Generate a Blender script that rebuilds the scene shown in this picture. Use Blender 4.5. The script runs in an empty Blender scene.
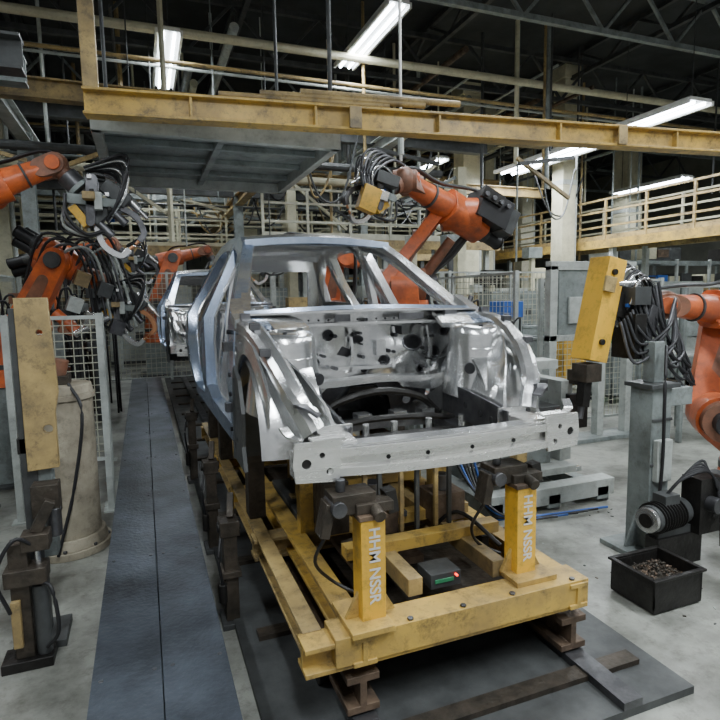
import bpy,bmesh,math,random
from mathutils import Vector,Matrix,Euler
from mathutils.geometry import delaunay_2d_cdt
R=random.Random(7)
V=Vector
# ---------------------------------------------------------------- materials
def mat(name,col,metal=0.0,rough=0.5,col2=None,scale=6.0,bump=0.0,bscale=40.0,lo=.35,hi=.7,rvar=0.12,stretch=None,grime=0.0):
    m=bpy.data.materials.new(name);m.use_nodes=True
    nt=m.node_tree;bs=nt.nodes['Principled BSDF']
    bs.inputs['Metallic'].default_value=metal;bs.inputs['Roughness'].default_value=rough
    tc=nt.nodes.new('ShaderNodeTexCoord')
    src=tc.outputs['Object']
    if stretch:
        mp=nt.nodes.new('ShaderNodeMapping');mp.inputs['Scale'].default_value=stretch
        nt.links.new(src,mp.inputs['Vector']);src=mp.outputs['Vector']
    n=nt.nodes.new('ShaderNodeTexNoise');n.inputs['Scale'].default_value=scale;n.inputs['Detail'].default_value=8;n.inputs['Roughness'].default_value=.65
    nt.links.new(src,n.inputs['Vector'])
    cr_=nt.nodes.new('ShaderNodeValToRGB')
    cr_.color_ramp.elements[0].position=lo;cr_.color_ramp.elements[1].position=hi
    c2=col2 if col2 else tuple(c*.72 for c in col)
    cr_.color_ramp.elements[0].color=(*c2,1);cr_.color_ramp.elements[1].color=(*col,1)
    nt.links.new(n.outputs['Fac'],cr_.inputs['Fac']);out=cr_.outputs['Color']
    if grime>0:
        # streaky oil grime and fine specks over the paint
        g=nt.nodes.new('ShaderNodeTexNoise');g.inputs['Scale'].default_value=11;g.inputs['Detail'].default_value=12;g.inputs['Roughness'].default_value=.78
        nt.links.new(src,g.inputs['Vector'])
        gr=nt.nodes.new('ShaderNodeMapRange');gr.inputs['From Min'].default_value=.50;gr.inputs['From Max'].default_value=.66;gr.inputs['To Max'].default_value=grime
        nt.links.new(g.outputs['Fac'],gr.inputs['Value'])
        mx=nt.nodes.new('ShaderNodeMix');mx.data_type='RGBA'
        nt.links.new(gr.outputs['Result'],mx.inputs[0]);nt.links.new(out,mx.inputs[6]);mx.inputs[7].default_value=(.055,.047,.036,1)
        out=mx.outputs[2]
    nt.links.new(out,bs.inputs['Base Color'])
    mr=nt.nodes.new('ShaderNodeMapRange');mr.inputs['To Min'].default_value=min(1,rough+rvar);mr.inputs['To Max'].default_value=max(.05,rough-rvar)
    nt.links.new(n.outputs['Fac'],mr.inputs['Value']);nt.links.new(mr.outputs['Result'],bs.inputs['Roughness'])
    if bump>0:
        n2=nt.nodes.new('ShaderNodeTexNoise');n2.inputs['Scale'].default_value=bscale;n2.inputs['Detail'].default_value=4
        nt.links.new(src,n2.inputs['Vector'])
        bp=nt.nodes.new('ShaderNodeBump');bp.inputs['Strength'].default_value=bump;bp.inputs['Distance'].default_value=.02
        nt.links.new(n2.outputs['Fac'],bp.inputs['Height']);nt.links.new(bp.outputs['Normal'],bs.inputs['Normal'])
    return m
def emis(name,col,st):
    m=bpy.data.materials.new(name);m.use_nodes=True;b=m.node_tree.nodes['Principled BSDF']
    b.inputs['Base Color'].default_value=(*col,1);b.inputs['Emission Color'].default_value=(*col,1);b.inputs['Emission Strength'].default_value=st
    return m
STEEL=mat('galvanised_sheet_steel',(.90,.90,.88),.90,.23,(.58,.59,.60),5,.12,9,rvar=.08)
STEELB=mat('steel_blue_highlight_tint',(.66,.77,.95),.90,.24,(.40,.48,.62),4,.10,8)  # bluish highlights on the steel, painted into its base colour
STEELD=mat('dull_steel',(.20,.20,.21),.85,.42,(.08,.08,.085),7,.1,20)
ALU=mat('bright_aluminium',(.97,.96,.92),.78,.27,(.74,.74,.72),3,.06,12,stretch=(1,8,8))
DARK=mat('black_oily_metal',(.03,.028,.026),.4,.45,(.012,.011,.010),9,.2,30)
RUB=mat('black_rubber',(.018,.018,.02),0,.5)
HOLE_SHADE=mat('hole_shade_black',(.012,.012,.014),0,.9)  # near-black for solid discs, painting the shade inside holes
YEL=mat('worn_yellow_paint',(.60,.39,.085),.0,.42,(.30,.205,.08),2.6,.06,25,.34,.58,grime=.75)
YELB=mat('bright_yellow_paint',(.78,.45,.045),.0,.42,(.46,.27,.055),3,.06,20,.30,.52,grime=.45)
YELP=mat('pale_dirty_yellow_paint',(.46,.33,.13),.0,.5,(.19,.14,.07),3,.08,25,.36,.62,grime=.8)
ORG=mat('robot_orange_paint',(.72,.155,.04),.0,.36,(.36,.085,.035),4,.08,20,.34,.6,grime=.4)
ORGD=mat('dusty_orange_casting',(.34,.14,.08),.0,.5,(.16,.08,.05),6,.1,20,grime=.5)
GRY=mat('grey_machine_paint',(.30,.34,.33),.05,.5,(.15,.17,.165),4,.08,20,grime=.5)
GRYL=mat('light_grey_paint',(.52,.56,.53),.0,.5,(.30,.32,.30),3,.05,20,grime=.35)
GRYD=mat('dark_grey_paint',(.085,.09,.09),.1,.5,(.038,.04,.04),5,.1,20)
RUST=mat('rusty_brown_steel',(.19,.13,.085),.3,.6,(.055,.04,.03),8,.3,30)
BRN=mat('greasy_brown_tooling',(.09,.072,.055),.4,.5,(.03,.026,.02),8,.3,30)
CREAM=mat('cream_painted_steel',(.66,.63,.46),.0,.55,(.42,.40,.28),2,.05,10,grime=.25)
CONC=mat('cast_drum_concrete',(.50,.45,.34),.0,.7,(.24,.21,.155),3,.2,20,grime=.5)
PLATE=mat('walkway_steel_plate',(.11,.13,.16),.35,.42,(.04,.046,.056),3,.25,45)
WIRE=mat('fence_wire',(.54,.54,.43),.2,.5)
WHT=mat('white_paint',(.8,.8,.76),0,.5)
BLUE=mat('blue_plastic',(.03,.12,.45),0,.4)
RED=mat('red_paint',(.6,.04,.02),0,.4)
GRN=mat('green_paint',(.05,.3,.14),0,.4)
COP=mat('copper_alloy',(.72,.35,.18),.9,.35)
LAMP=emis('fluorescent_tube_glow',(.80,.90,1.0),34)
LED=emis('red_indicator_led',(1,.05,.02),4)
# ---------------------------------------------------------------- geometry kit
def cr(pts,n=6):
    P=[V(p) for p in pts]
    if len(P)<3:return P
    out=[]
    for i in range(len(P)-1):
        p0=P[i-1] if i>0 else P[i]*2-P[i+1]
        p1,p2=P[i],P[i+1]
        p3=P[i+2] if i+2<len(P) else P[i+1]*2-P[i]
        for k in range(n):
            t=k/n
            out.append(.5*((2*p1)+(-p0+p2)*t+(2*p0-5*p1+4*p2-p3)*t*t+(-p0+3*p1-3*p2+p3)*t**3))
    out.append(P[-1]);return out
def circ(cx,cy,r,n=12,ry=None):
    ry=ry or r
    return [(cx+r*math.cos(2*math.pi*i/n),cy+ry*math.sin(2*math.pi*i/n)) for i in range(n)]
def pip(p,poly):
    x,y=p;c=False;j=len(poly)-1
    for i in range(len(poly)):
        xi,yi=poly[i];xj,yj=poly[j]
        if (yi>y)!=(yj>y) and x<(xj-xi)*(y-yi)/(yj-yi)+xi:c=not c
        j=i
    return c
class B:
    def __init__(s,name,bevel=0.0,ang=32):
        s.name=name;s.v=[];s.f=[];s.mi=[];s.mats=[];s.bevel=bevel;s.ang=ang
    def _m(s,m):
        if m not in s.mats:s.mats.append(m)
        return s.mats.index(m)
    def add(s,vs,fs,m):
        o=len(s.v);k=s._m(m)
        s.v.extend([tuple(v) for v in vs])
        for f in fs:
            s.f.append(tuple(i+o for i in f));s.mi.append(k)
    def bx(s,x0,x1,y0,y1,z0,z1,m):
        s.add([(x0,y0,z0),(x1,y0,z0),(x1,y1,z0),(x0,y1,z0),(x0,y0,z1),(x1,y0,z1),(x1,y1,z1),(x0,y1,z1)],
          [(0,3,2,1),(4,5,6,7),(0,1,5,4),(1,2,6,5),(2,3,7,6),(3,0,4,7)],m)
    def box(s,c,size,m,rot=(0,0,0)):
        M=Euler([math.radians(a) for a in rot]).to_matrix();c=V(c)
        a,b,d=[q/2 for q in size]
        vs=[c+M@V(p) for p in [(-a,-b,-d),(a,-b,-d),(a,b,-d),(-a,b,-d),(-a,-b,d),(a,-b,d),(a,b,d),(-a,b,d)]]
        s.add(vs,[(0,3,2,1),(4,5,6,7),(0,1,5,4),(1,2,6,5),(2,3,7,6),(3,0,4,7)],m)
    def sweep(s,pts,prof,m,up=(0,0,1),cap=True):
        P=[V(p) for p in pts];n=len(prof);vs=[];up=V(up)
        for i,p in enumerate(P):
            t=(P[min(i+1,len(P)-1)]-P[max(i-1,0)])
            if t.length<1e-9:t=V((0,1,0))
            t.normalize()
            u=up if abs(t.dot(up))<.97 else V((0,1,0)) if abs(t.y)<.9 else V((1,0,0))
            sd=t.cross(u).normalized();uu=sd.cross(t).normalized()
            for a,b in prof:vs.append(p+sd*a+uu*b)
        fs=[]
        for i in range(len(P)-1):
            for j in range(n):
                k=(j+1)%n;fs.append((i*n+j,i*n+k,(i+1)*n+k,(i+1)*n+j))
        if cap:
            fs.append(tuple(range(n-1,-1,-1)));fs.append(tuple((len(P)-1)*n+j for j in range(n)))
        s.add(vs,fs,m)
    def beam(s,p0,p1,w,h,m,up=(0,0,1)):
        s.sweep([p0,p1],[(-w/2,-h/2),(w/2,-h/2),(w/2,h/2),(-w/2,h/2)],m,up)
    def rsweep(s,pts,w,h,m,up=(0,0,1),n=6):
        s.sweep(cr(pts,n),[(-w/2,-h/2),(w/2,-h/2),(w/2,h/2),(-w/2,h/2)],m,up)
    def ibeam(s,p0,p1,w,h,t,m,up=(0,0,1)):
        a,b=w/2,h/2;c=t/2
        s.sweep([p0,p1],[(-a,-b),(a,-b),(a,-b+t),(c,-b+t),(c,b-t),(a,b-t),(a,b),(-a,b),(-a,b-t),(-c,b-t),(-c,-b+t),(-a,-b+t)],m,up)
    def cyl(s,p0,p1,r,m,r1=None,n=16):
        r1=r if r1 is None else r1
        p0=V(p0);p1=V(p1);t=(p1-p0).normalized()
        u=V((0,0,1)) if abs(t.z)<.9 else V((1,0,0))
        a=t.cross(u).normalized();b=a.cross(t)
        vs=[]
        for p,q in((p0,r),(p1,r1)):
            for i in range(n):
                g=2*math.pi*i/n;vs.append(p+a*q*math.cos(g)+b*q*math.sin(g))
        fs=[(i,(i+1)%n,n+(i+1)%n,n+i) for i in range(n)]+[tuple(range(n-1,-1,-1)),tuple(range(n,2*n))]
        s.add(vs,fs,m)
    def tube(s,pts,r,m,n=7,k=6):
        s.sweep(cr(pts,k),[(r*math.cos(2*math.pi*i/n),r*math.sin(2*math.pi*i/n)) for i in range(n)],m)
    def sph(s,c,r,m,sc=(1,1,1),n=14):
        c=V(c);vs=[];h=n//2
        for i in range(1,h):
            th=math.pi*i/h
            for j in range(n):
                ph=2*math.pi*j/n
                vs.append(c+V((r*sc[0]*math.sin(th)*math.cos(ph),r*sc[1]*math.sin(th)*math.sin(ph),r*sc[2]*math.cos(th))))
        vs+= [c+V((0,0,r*sc[2])),c-V((0,0,r*sc[2]))];fs=[]
        for i in range(h-2):
            for j in range(n):
                k=(j+1)%n;fs.append((i*n+j,(i+1)*n+j,(i+1)*n+k,i*n+k))
        T=len(vs)-2
        for j in range(n):
            k=(j+1)%n;fs.append((T,j,k));fs.append((T+1,(h-2)*n+k,(h-2)*n+j))
        s.add(vs,fs,m)
    def link(s,p0,r0,p1,r1,axis,w,m,n=10):
        p0=V(p0);p1=V(p1);ax=V(axis).normalized()
        d=(p1-p0);d=(d-ax*d.dot(ax)).normalized();u=ax.cross(d)
        pr=[]
        for i in range(n+1):
            g=math.pi/2+math.pi*i/n;pr.append(p0+d*r0*math.cos(g)+u*r0*math.sin(g))
        for i in range(n+1):
            g=-math.pi/2+math.pi*i/n;pr.append(p1+d*r1*math.cos(g)+u*r1*math.sin(g))
        N=len(pr);vs=[p-ax*w/2 for p in pr]+[p+ax*w/2 for p in pr]
        s.add(vs,[(i,(i+1)%N,N+(i+1)%N,N+i) for i in range(N)]+[tuple(range(N-1,-1,-1)),tuple(range(N,2*N))],m)
    def plate(s,outline,holes,fn,m,step=.12):
        pts=[];ed=[]
        for poly in [outline]+holes:
            o=len(pts);pts+=list(poly);L=len(poly)
            ed+=[(o+i,o+(i+1)%L) for i in range(L)]
        xs=[p[0] for p in outline];ys=[p[1] for p in outline]
        x=min(xs)+step*.5
        while x<max(xs):
            y=min(ys)+step*.5
            while y<max(ys):
                if pip((x,y),outline) and not any(pip((x,y),h) for h in holes):pts.append((x+1e-4*R.random(),y))
                y+=step
            x+=step
        r=delaunay_2d_cdt([V(p) for p in pts],ed,[],0,1e-5)
        vv,ff=r[0],r[2];keep=[]
        for f in ff:
            c=(sum(vv[i][0] for i in f)/len(f),sum(vv[i][1] for i in f)/len(f))
            if pip(c,outline) and not any(pip(c,h) for h in holes):keep.append(tuple(f))
        n=len(vv);vs=[fn(p[0],p[1],0) for p in vv]+[fn(p[0],p[1],1) for p in vv]
        es={}
        for f in keep:
            for i in range(len(f)):
                a,b=f[i],f[(i+1)%len(f)];es[(a,b)]=1
        fs=list(keep)+[tuple(i+n for i in reversed(f)) for f in keep]
        for (a,b) in es:
            if (b,a) not in es:fs.append((b,a,a+n,b+n))
        s.add(vs,fs,m)
    def fence(s,p0,p1,z0,z1,m,sp=.08,t=.006):
        p0=V(p0);p1=V(p1);L=(p1-p0).length;d=(p1-p0)/L;k=0
        n=max(1,int(L/sp))
        for i in range(n+1):
            q=p0+d*(L*i/n);s.beam((q.x,q.y,z0),(q.x,q.y,z1),t,t,m)
        n=max(1,int((z1-z0)/sp))
        for i in range(n+1):
            z=z0+(z1-z0)*i/n;s.beam((p0.x,p0.y,z),(p1.x,p1.y,z),t,t,m)
    def build(s,loc=(0,0,0)):
        me=bpy.data.meshes.new(s.name);me.from_pydata(s.v,[],s.f)
        for m in s.mats:me.materials.append(m)
        me.polygons.foreach_set('material_index',s.mi)
        bm=bmesh.new();bm.from_mesh(me)
        bmesh.ops.remove_doubles(bm,verts=bm.verts,dist=1e-6)
        bmesh.ops.recalc_face_normals(bm,faces=bm.faces);bm.to_mesh(me);bm.free()
        me.polygons.foreach_set('use_smooth',[True]*len(me.polygons))
        try:me.set_sharp_from_angle(angle=math.radians(s.ang))
        except Exception:pass
        ob=bpy.data.objects.new(s.name,me);ob.location=loc
        bpy.context.scene.collection.objects.link(ob)
        if s.bevel>0:
            md=ob.modifiers.new('bevel','BEVEL');md.width=s.bevel;md.segments=2;md.limit_method='ANGLE';md.angle_limit=math.radians(40)
        return ob
# ---------------------------------------------------------------- car body in white
def hw(y,z):
    w=.79
    if z>.95:w-=(z-.95)*.46
    if z<.5:w-=(.5-z)*.15
    if z<.95:w+=.02*math.sin(max(0,(z-.3))/.65*math.pi)
    w+=.055*max(0,min(1,(y-1.9)/.9))*max(0,min(1,(1.35-z)/.4))
    if y>3.2:w-=(y-3.2)**2*.14
    if y<1.3:w-=(1.3-y)*.12
    return w
def zr(y):
    T=[(1.6,1.27),(1.85,1.40),(2.1,1.46),(2.6,1.49),(3.1,1.475),(3.5,1.42),(3.75,1.30)]
    for (a,p),(b,q) in zip(T,T[1:]):
        if y<=b:return p+(q-p)*(y-a)/(b-a)
    return 1.3
def car_mesh():
    b=B('car_body_shell',.004)
    arch=[(3.42+.37*math.cos(math.radians(a)),.33+.37*math.sin(math.radians(a))) for a in range(5,180,12)]
    outl=[(1.10,.22),(1.10,.60),(1.12,.96),(1.30,1.07),(1.6,1.26),(1.85,1.40),(2.1,1.46),(2.6,1.49),(3.1,1.475),(3.5,1.42),(3.75,1.31),(3.95,1.05),(4.03,.82),(4.02,.5),(3.85,.36)]+arch+[(3.02,.24),(2.2,.20),(1.3,.20)]
    fd=[(1.27,.40),(1.23,.60),(1.25,.96),(1.42,1.06),(1.7,1.23),(1.95,1.345),(2.15,1.385),(2.20,1.38),(2.24,.95),(2.22,.45),(2.15,.36),(1.34,.34)]
    rd=[(2.40,.38),(2.38,.9),(2.34,1.39),(2.7,1.41),(3.0,1.385),(3.1,1.2),(3.12,.95),(3.05,.75),(2.90,.55),(2.85,.38),(2.8,.35),(2.46,.35)]
    qw=[(3.24,1.02),(3.21,1.25),(3.16,1.37),(3.42,1.335),(3.62,1.22),(3.74,1.03)]
    for sx in(-1,1):
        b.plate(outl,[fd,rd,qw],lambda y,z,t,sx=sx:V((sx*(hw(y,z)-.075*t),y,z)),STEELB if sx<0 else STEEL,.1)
        for h in(fd,rd):
            b.tube([(sx*(hw(y,z)-.085),y,z) for y,z in h+[h[0]]],.012,STEEL,6,3)
        b.beam((sx*.64,1.2,.28),(sx*.64,3.0,.28),.08,.14,STEEL)
        b.beam((sx*.70,2.30,.35),(sx*.56,2.27,1.40),.05,.09,STEEL,up=(0,1,0))
        for z in(.48,.82):
            b.box((sx*.80,1.16,z),(.05,.07,.05),STEELD)
        for z in(.35,.55,.66,.9):
            b.cyl((sx*.775,1.17,z),(sx*.80,1.17,z),.013,HOLE_SHADE,n=10)
        b.rsweep([(sx*.47,.10,.50),(sx*.47,.5,.50),(sx*.46,.85,.50),(sx*.42,1.12,.37),(sx*.38,1.6,.24),(sx*.38,2.2,.23)],.085,.13,STEEL)
        b.rsweep([(sx*.415,.16,.50),(sx*.41,.5,.50),(sx*.40,.85,.49)],.012,.17,STEELD)
        b.beam((sx*.49,.02,.50),(sx*.48,.20,.50),.13,.13,ALU)
        b.box((sx*.48,.205,.50),(.19,.012,.18),STEEL)
        for dx in(-.08,.08):
            for dz in(-.07,.07):b.cyl((sx*.48+dx,.19,.5+dz),(sx*.48+dx,.20,.5+dz),.011,STEELD,n=8)
        for y in(.3,.42,.58,.72):b.cyl((sx*.40,y,.5),(sx*.405+sx*.14,y,.5),.018,HOLE_SHADE,n=10)
        pr=[(-.045,-.03),(-.03,-.045),(.035,-.045),(.045,-.03),(.045,.02),(.025,.042),(-.02,.046),(-.045,.03)]
        b.sweep(cr([(sx*.72,1.16,.94),(sx*.725,.95,.935),(sx*.71,.70,.905),(sx*.675,.45,.825),(sx*.625,.28,.70),(sx*.56,.20,.57)],8),pr,STEEL)
        arc=[(.74+.41*math.cos(math.radians(a)),.36+.45*math.sin(math.radians(a))) for a in range(20,156,9)]
        b.plate([(.36,.62),(.34,.70),(.46,.80),(.62,.875),(.82,.915),(1.13,.925)]+[(1.13,.60)]+arc,[circ(1.04,.80,.028),circ(.93,.86,.014),circ(.50,.765,.012)],
            lambda y,z,t,sx=sx:V((sx*(.775-.10*max(0,(.75-y))-.10*max(0,z-.78)-.012*t),y,z)),STEEL,.06)
        vs=[];N=20;xs_=(.46,.54,.62,.70,.765)
        for t in(0,.012):
            for i in range(N+1):
                g=math.radians(6+i*168/N);rr=.395-t
                for k,x in enumerate(xs_):
                    e=1-.05*(k-2)**2*.3
                    vs.append((sx*x,.74-rr*math.cos(g)*e,.36+rr*math.sin(g)*1.12*e))
        fs=[];K=len(xs_);M=K*(N+1)
        for i in range(N):
            for j in range(K-1):
                a=i*K+j;fs.append((a,a+1,a+K+1,a+K));fs.append((M+a,M+a+K,M+a+K+1,M+a+1))
        b.add(vs,fs,STEEL)
        b.plate([(.22,.50),(.30,.66),(.42,.78),(.6,.88),(.8,.93),(1.13,.94),(1.13,.45),(.9,.43),(.25,.43)],
            [circ(.38,.62,.035),circ(.98,.72,.05,14,.04)],
            lambda y,z,t,sx=sx:V((sx*(.44+.27*max(0,min(1,(z-.5)/.42))**2+.01*t),y,z)),STEEL,.045)
        prof=[(.20,.52),(.185,.65),(.165,.78),(.155,.87),(.145,.90),(.125,.915),(.075,.92),(.06,.905)]
        n=28;vs=[];
        for r,z in prof:
            for i in range(n):
                g=2*math.pi*i/n;vs.append((sx*(.575-.03*(z-.5))+r*math.cos(g),.76+r*math.sin(g)*1.05,z))
        fs=[(i*n+j,i*n+(j+1)%n,(i+1)*n+(j+1)%n,(i+1)*n+j) for i in range(len(prof)-1) for j in range(n)]
        b.add(vs,fs,STEEL)
        b.cyl((sx*.563,.76,.88),(sx*.563,.76,.905),.062,HOLE_SHADE,n=16)
        for g in(20,140,260):
            q=(sx*.563+.10*math.cos(math.radians(g)),.76+.10*math.sin(math.radians(g)))
            b.cyl((*q,.90),(*q,.925),.012,HOLE_SHADE,n=8)
        for z in(.62,.72,.80):
            b.tube([(sx*.57+(.188-.12*(z-.55))*math.cos(g_),.76-(.195-.12*(z-.55))*math.sin(g_),z) for g_ in [math.radians(a) for a in range(30,155,15)]],.008,STEEL,6,2)
        b.cyl((sx*.44,.60,.70),(sx*.43,.58,.70),.03,HOLE_SHADE,n=12)
        b.rsweep([(sx*.50,.86,.91),(sx*.52,.97,.95),(sx*.55,1.08,.97)],.20,.03,STEEL)
        b.rsweep([(sx*.66,.86,.93),(sx*.665,.97,.955),(sx*.67,1.08,.97)],.10,.03,STEELB)
        b.plate([(.78,.20),(.84,.32),(.80,.50),(.90,.66),(1.06,.72),(1.10,.64),(1.10,.20)],[circ(1.0,.32,.02),circ(.93,.5,.015)],
            lambda y,z,t,sx=sx:V((sx*(.79-.02*t),y,z)),GRYD,.1)
        b.plate([(.45,.20),(.80,.20),(.80,.66),(.62,.76),(.45,.70)],[circ(.6,.35,.05),circ(.66,.56,.03)],
            lambda x,z,t,sx=sx:V((sx*x,1.09-.36*(z-.2)*(z-.2)+.012*t,z)),GRYD,.1)
        for (y,z) in((.95,.99),(.68,.955),(.45,.875)):
            b.box((sx*(.72+.02*(y-.4)),y,z),(.05,.04,.03),STEELD)
        b.rsweep([(sx*.62,.27,.67),(sx*.62,.16,.70),(sx*.56,.12,.66)],.05,.012,STEELD)
        b.rsweep([(sx*.69,1.16,.985),(sx*.655,1.36,1.09),(sx*.59,1.64,1.265),(sx*.52,1.90,1.395)],.055,.03,STEEL,up=(0,-.5,.8))
        b.rsweep([(sx*.74,1.02,.95),(sx*.745,1.12,.99),(sx*.73,1.24,1.05)],.07,.05,STEEL)
    prof=[(0,-.062),(0,-.026),(.036,-.015),(.036,.015),(0,.026),(0,.062),(.075,.062),(.075,-.062)]
    vs=[];n=len(prof);NX=32
    for i in range(NX+1):
        x=-.70+1.40*i/NX;k=(x/.69)**2
        for (a,z) in prof:vs.append((x,-.08+.09*k+a,.50+z*(1-.15*k)-.01))
    fs=[]
    for i in range(NX):
        for j in range(n):
            k=(j+1)%n;fs.append((i*n+j,i*n+k,(i+1)*n+k,(i+1)*n+j))
    fs+=[tuple(range(n)),tuple(NX*n+j for j in range(n))]
    b.add(vs,fs,ALU)
    b.sweep([(x,-.01+.09*(x/.69)**2,.558-.01*(x/.69)**2) for x in [-.66+1.32*i/20 for i in range(21)]],[(-.05,-.004),(.05,-.004),(.05,.004),(-.05,.004)],STEEL)
    for sx in(-1,1):
        b.plate([(-.09,-.085),(.09,-.075),(.10,.0),(.09,.085),(-.10,.085)],[circ(.045,0,.02),circ(-.02,.03,.012),circ(-.05,-.04,.015)],
            lambda x,z,t,sx=sx:V((sx*(.61+x),-.03+.02*t+.06*x,.50+z)),ALU,.06)
        b.cyl((sx*.655,-.02,.50),(sx*.655,.06,.50),.02,DARK,n=12)
        b.cyl((sx*.59,-.02,.53),(sx*.59,.06,.53),.012,DARK,n=8);b.cyl((sx*.56,-.02,.46),(sx*.56,.06,.46),.014,DARK,n=8)
        b.box((sx*.56,.0,.59),(.14,.07,.010),ALU);b.rsweep([(sx*.66,.02,.585),(sx*.70,.05,.60),(sx*.72,.10,.63)],.04,.01,STEEL)
    for x in(-.3,-.12,.1,.33):b.cyl((x,-.046+.08*(x/.69)**2,.49),(x,-.03+.05,.49),.010,HOLE_SHADE,n=8)
    H=[circ(-.42,.80,.05,14),circ(-.30,.70,.022),circ(-.22,.86,.03),circ(.30,.80,.07,16,.045),circ(.48,.72,.045,14),circ(.12,.70,.03),
       circ(-.05,.83,.045,12,.022),circ(-.52,.66,.03),circ(.55,.86,.028),circ(.38,.63,.025),circ(-.36,.60,.02),circ(.0,.64,.018),
       [(-.16,.74),(-.09,.72),(-.06,.76),(-.13,.79)],[(.17,.86),(.24,.85),(.25,.90),(.18,.91)]]
    out=[(-.73,.50),(-.70,.98),(.70,.98),(.73,.50),(.45,.49),(.26,.52),(.18,.59),(.0,.62),(-.18,.59),(-.26,.52),(-.45,.49)]
    def fw(x,z,t):
        y=1.13-.06*math.exp(-((x-.30)/.14)**2)*math.exp(-((z-.78)/.09)**2)+.06*max(0,.62-z)-.035*math.sin(x*9)*math.exp(-((z-.7)/.14)**2)-.03*math.exp(-((x+.42)/.12)**2)*math.exp(-((z-.8)/.08)**2)
        return V((x,y+.012*t,z))
    b.plate(out,H,fw,STEEL,.04)
    for h in H[:10]:
        b.tube([fw(x,z,0)-V((0,.004,0)) for x,z in h+[h[0]]],.006,STEELD,5,1)
    for x0,x1,z in((-.66,-.50,.90),(-.15,.08,.92),(.36,.62,.93),(-.20,.22,.665),(-.64,-.5,.58)):
        b.rsweep([(x0,1.105,z),((x0+x1)/2,1.095,z-.005),(x1,1.105,z)],.02,.018,STEEL)
    for x in(-.6,-.34,-.1,.18,.42,.62):
        b.rsweep([(x,1.10,.64),(x+.01,1.085,.76),(x,1.10,.9)],.016,.022,STEEL,up=(0,-1,0))
    for i in range(40):
        x=R.uniform(-.66,.66);z=R.uniform(.64,.95)
        b.cyl((x,1.05,z),(x,1.13,z),R.choice([.006,.009,.012]),R.choice([STEELD,HOLE_SHADE,HOLE_SHADE]),n=8)
    b.box((-.5,1.06,.60),(.12,.06,.05),STEELD);b.box((.08,1.07,.78),(.06,.05,.09),STEEL);b.box((-.58,1.07,.80),(.07,.05,.07),STEEL)
    # inner dash panel closing the heater aperture from behind
    b.bx(-.68,.68,1.20,1.21,.52,.93,STEELD)
    b.rsweep([(-.66,1.02,.62),(-.3,.97,.60),(0,.95,.615),(.3,.97,.60),(.66,1.02,.62)],.12,.035,STEEL)
    tun=[(-.20,.30),(-.17,.46),(-.08,.55),(.08,.55),(.17,.46),(.20,.30)]
    vs=[(x,1.15,z) for x,z in tun]+[(x,3.0,z-.04) for x,z in tun]+[(x*.93,1.15,z-.012) for x,z in tun]+[(x*.93,3.0,z-.052) for x,z in tun]
    fs=[(i,i+1,i+7,i+6) for i in range(5)]+[(12+i,18+i,19+i,13+i) for i in range(5)]
    b.add(vs,fs,STEELD)
    b.plate([(-.46,.24),(-.46,.52),(-.24,.55),(-.15,.60),(.15,.60),(.24,.55),(.46,.52),(.46,.24),(.2,.24),(.16,.44),(.06,.50),(-.06,.50),(-.16,.44),(-.2,.24)],[circ(.33,.42,.03),circ(-.33,.42,.03)],
        lambda x,z,t:V((x,1.16+.35*(.6-z)+.012*t,z)),STEELD,.06)
    b.rsweep([(-.44,.55,.34),(-.30,.50,.38),(0,.48,.39),(.30,.50,.38),(.44,.55,.34)],.10,.05,DARK)
    b.rsweep([(-.44,1.0,.33),(-.25,.95,.35),(0,.93,.36),(.25,.95,.35),(.44,1.0,.33)],.12,.05,STEELD)
    for sx in(-1,1):b.rsweep([(sx*.42,.5,.34),(sx*.36,.75,.37),(sx*.42,1.02,.33)],.09,.05,STEELD)
    b.tube([(-.38,.9,.40),(-.25,.88,.50),(0,.86,.55),(.25,.88,.50),(.38,.9,.40)],.022,DARK,8)
    b.tube([(-.40,.72,.40),(-.1,.68,.44),(.2,.68,.43),(.40,.72,.39)],.018,DARK,8)
    for x in(-.28,-.1,.12,.3):b.box((x,.9,.40),(.08,.10,.05),STEEL)
    for x in(-.34,-.2,-.04,.16,.36):b.cyl((x,.55,.40),(x,.55,.46),.018,STEEL,n=8)
    b.sweep([(-.73,1.09,.965),(-.4,1.05,.97),(0,1.03,.975),(.4,1.05,.97),(.73,1.09,.965)],[(-.09,-.05),(.05,-.05),(.05,-.035),(-.075,-.035),(-.075,.02),(.06,.025),(.06,.035),(-.09,.03)],STEEL)
    b.rsweep([(-.73,1.16,1.0),(-.35,1.10,1.015),(0,1.085,1.02),(.35,1.10,1.015),(.73,1.16,1.0)],.035,.02,STEELB)
    for i in range(24):
        x=-.66+1.32*i/23;b.cyl((x,.995+.045*abs(x),.955),(x,1.0+.045*abs(x)-.012,.955),.006,HOLE_SHADE,n=6)
    b.box((.25,.99,.965),(.16,.02,.035),STEELD);b.box((-.18,.985,.965),(.09,.02,.04),STEELD);b.box((.52,1.0,.97),(.08,.03,.05),STEELD)
    def rf(a,y,t):return V((a*(hw(y,zr(y))-.01),y,zr(y)+.03*(1-a*a)-.010*t-.003))
    b.plate([(-1,1.86),(1,1.86),(1,3.46),(-1,3.46)],[],rf,STEEL,.16)
    b.sweep([(x,1.87,1.395+.028*(1-(x/.58)**2)) for x in(-.57,-.4,-.2,0,.2,.4,.57)],[(-.04,-.02),(.04,-.02),(.04,.02),(-.04,.02)],STEELB)
    for y in(2.3,2.75,3.15):
        b.sweep([(x,y,zr(y)-.02+.028*(1-(x/.56)**2)) for x in(-.54,-.3,0,.3,.54)],[(-.035,-.012),(.035,-.012),(.035,.012),(-.035,.012)],STEEL)
    b.sweep([(x,3.48,1.40+.025*(1-(x/.56)**2)) for x in(-.54,-.3,0,.3,.54)],[(-.05,-.025),(.05,-.025),(.05,.025),(-.05,.025)],STEEL)
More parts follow.
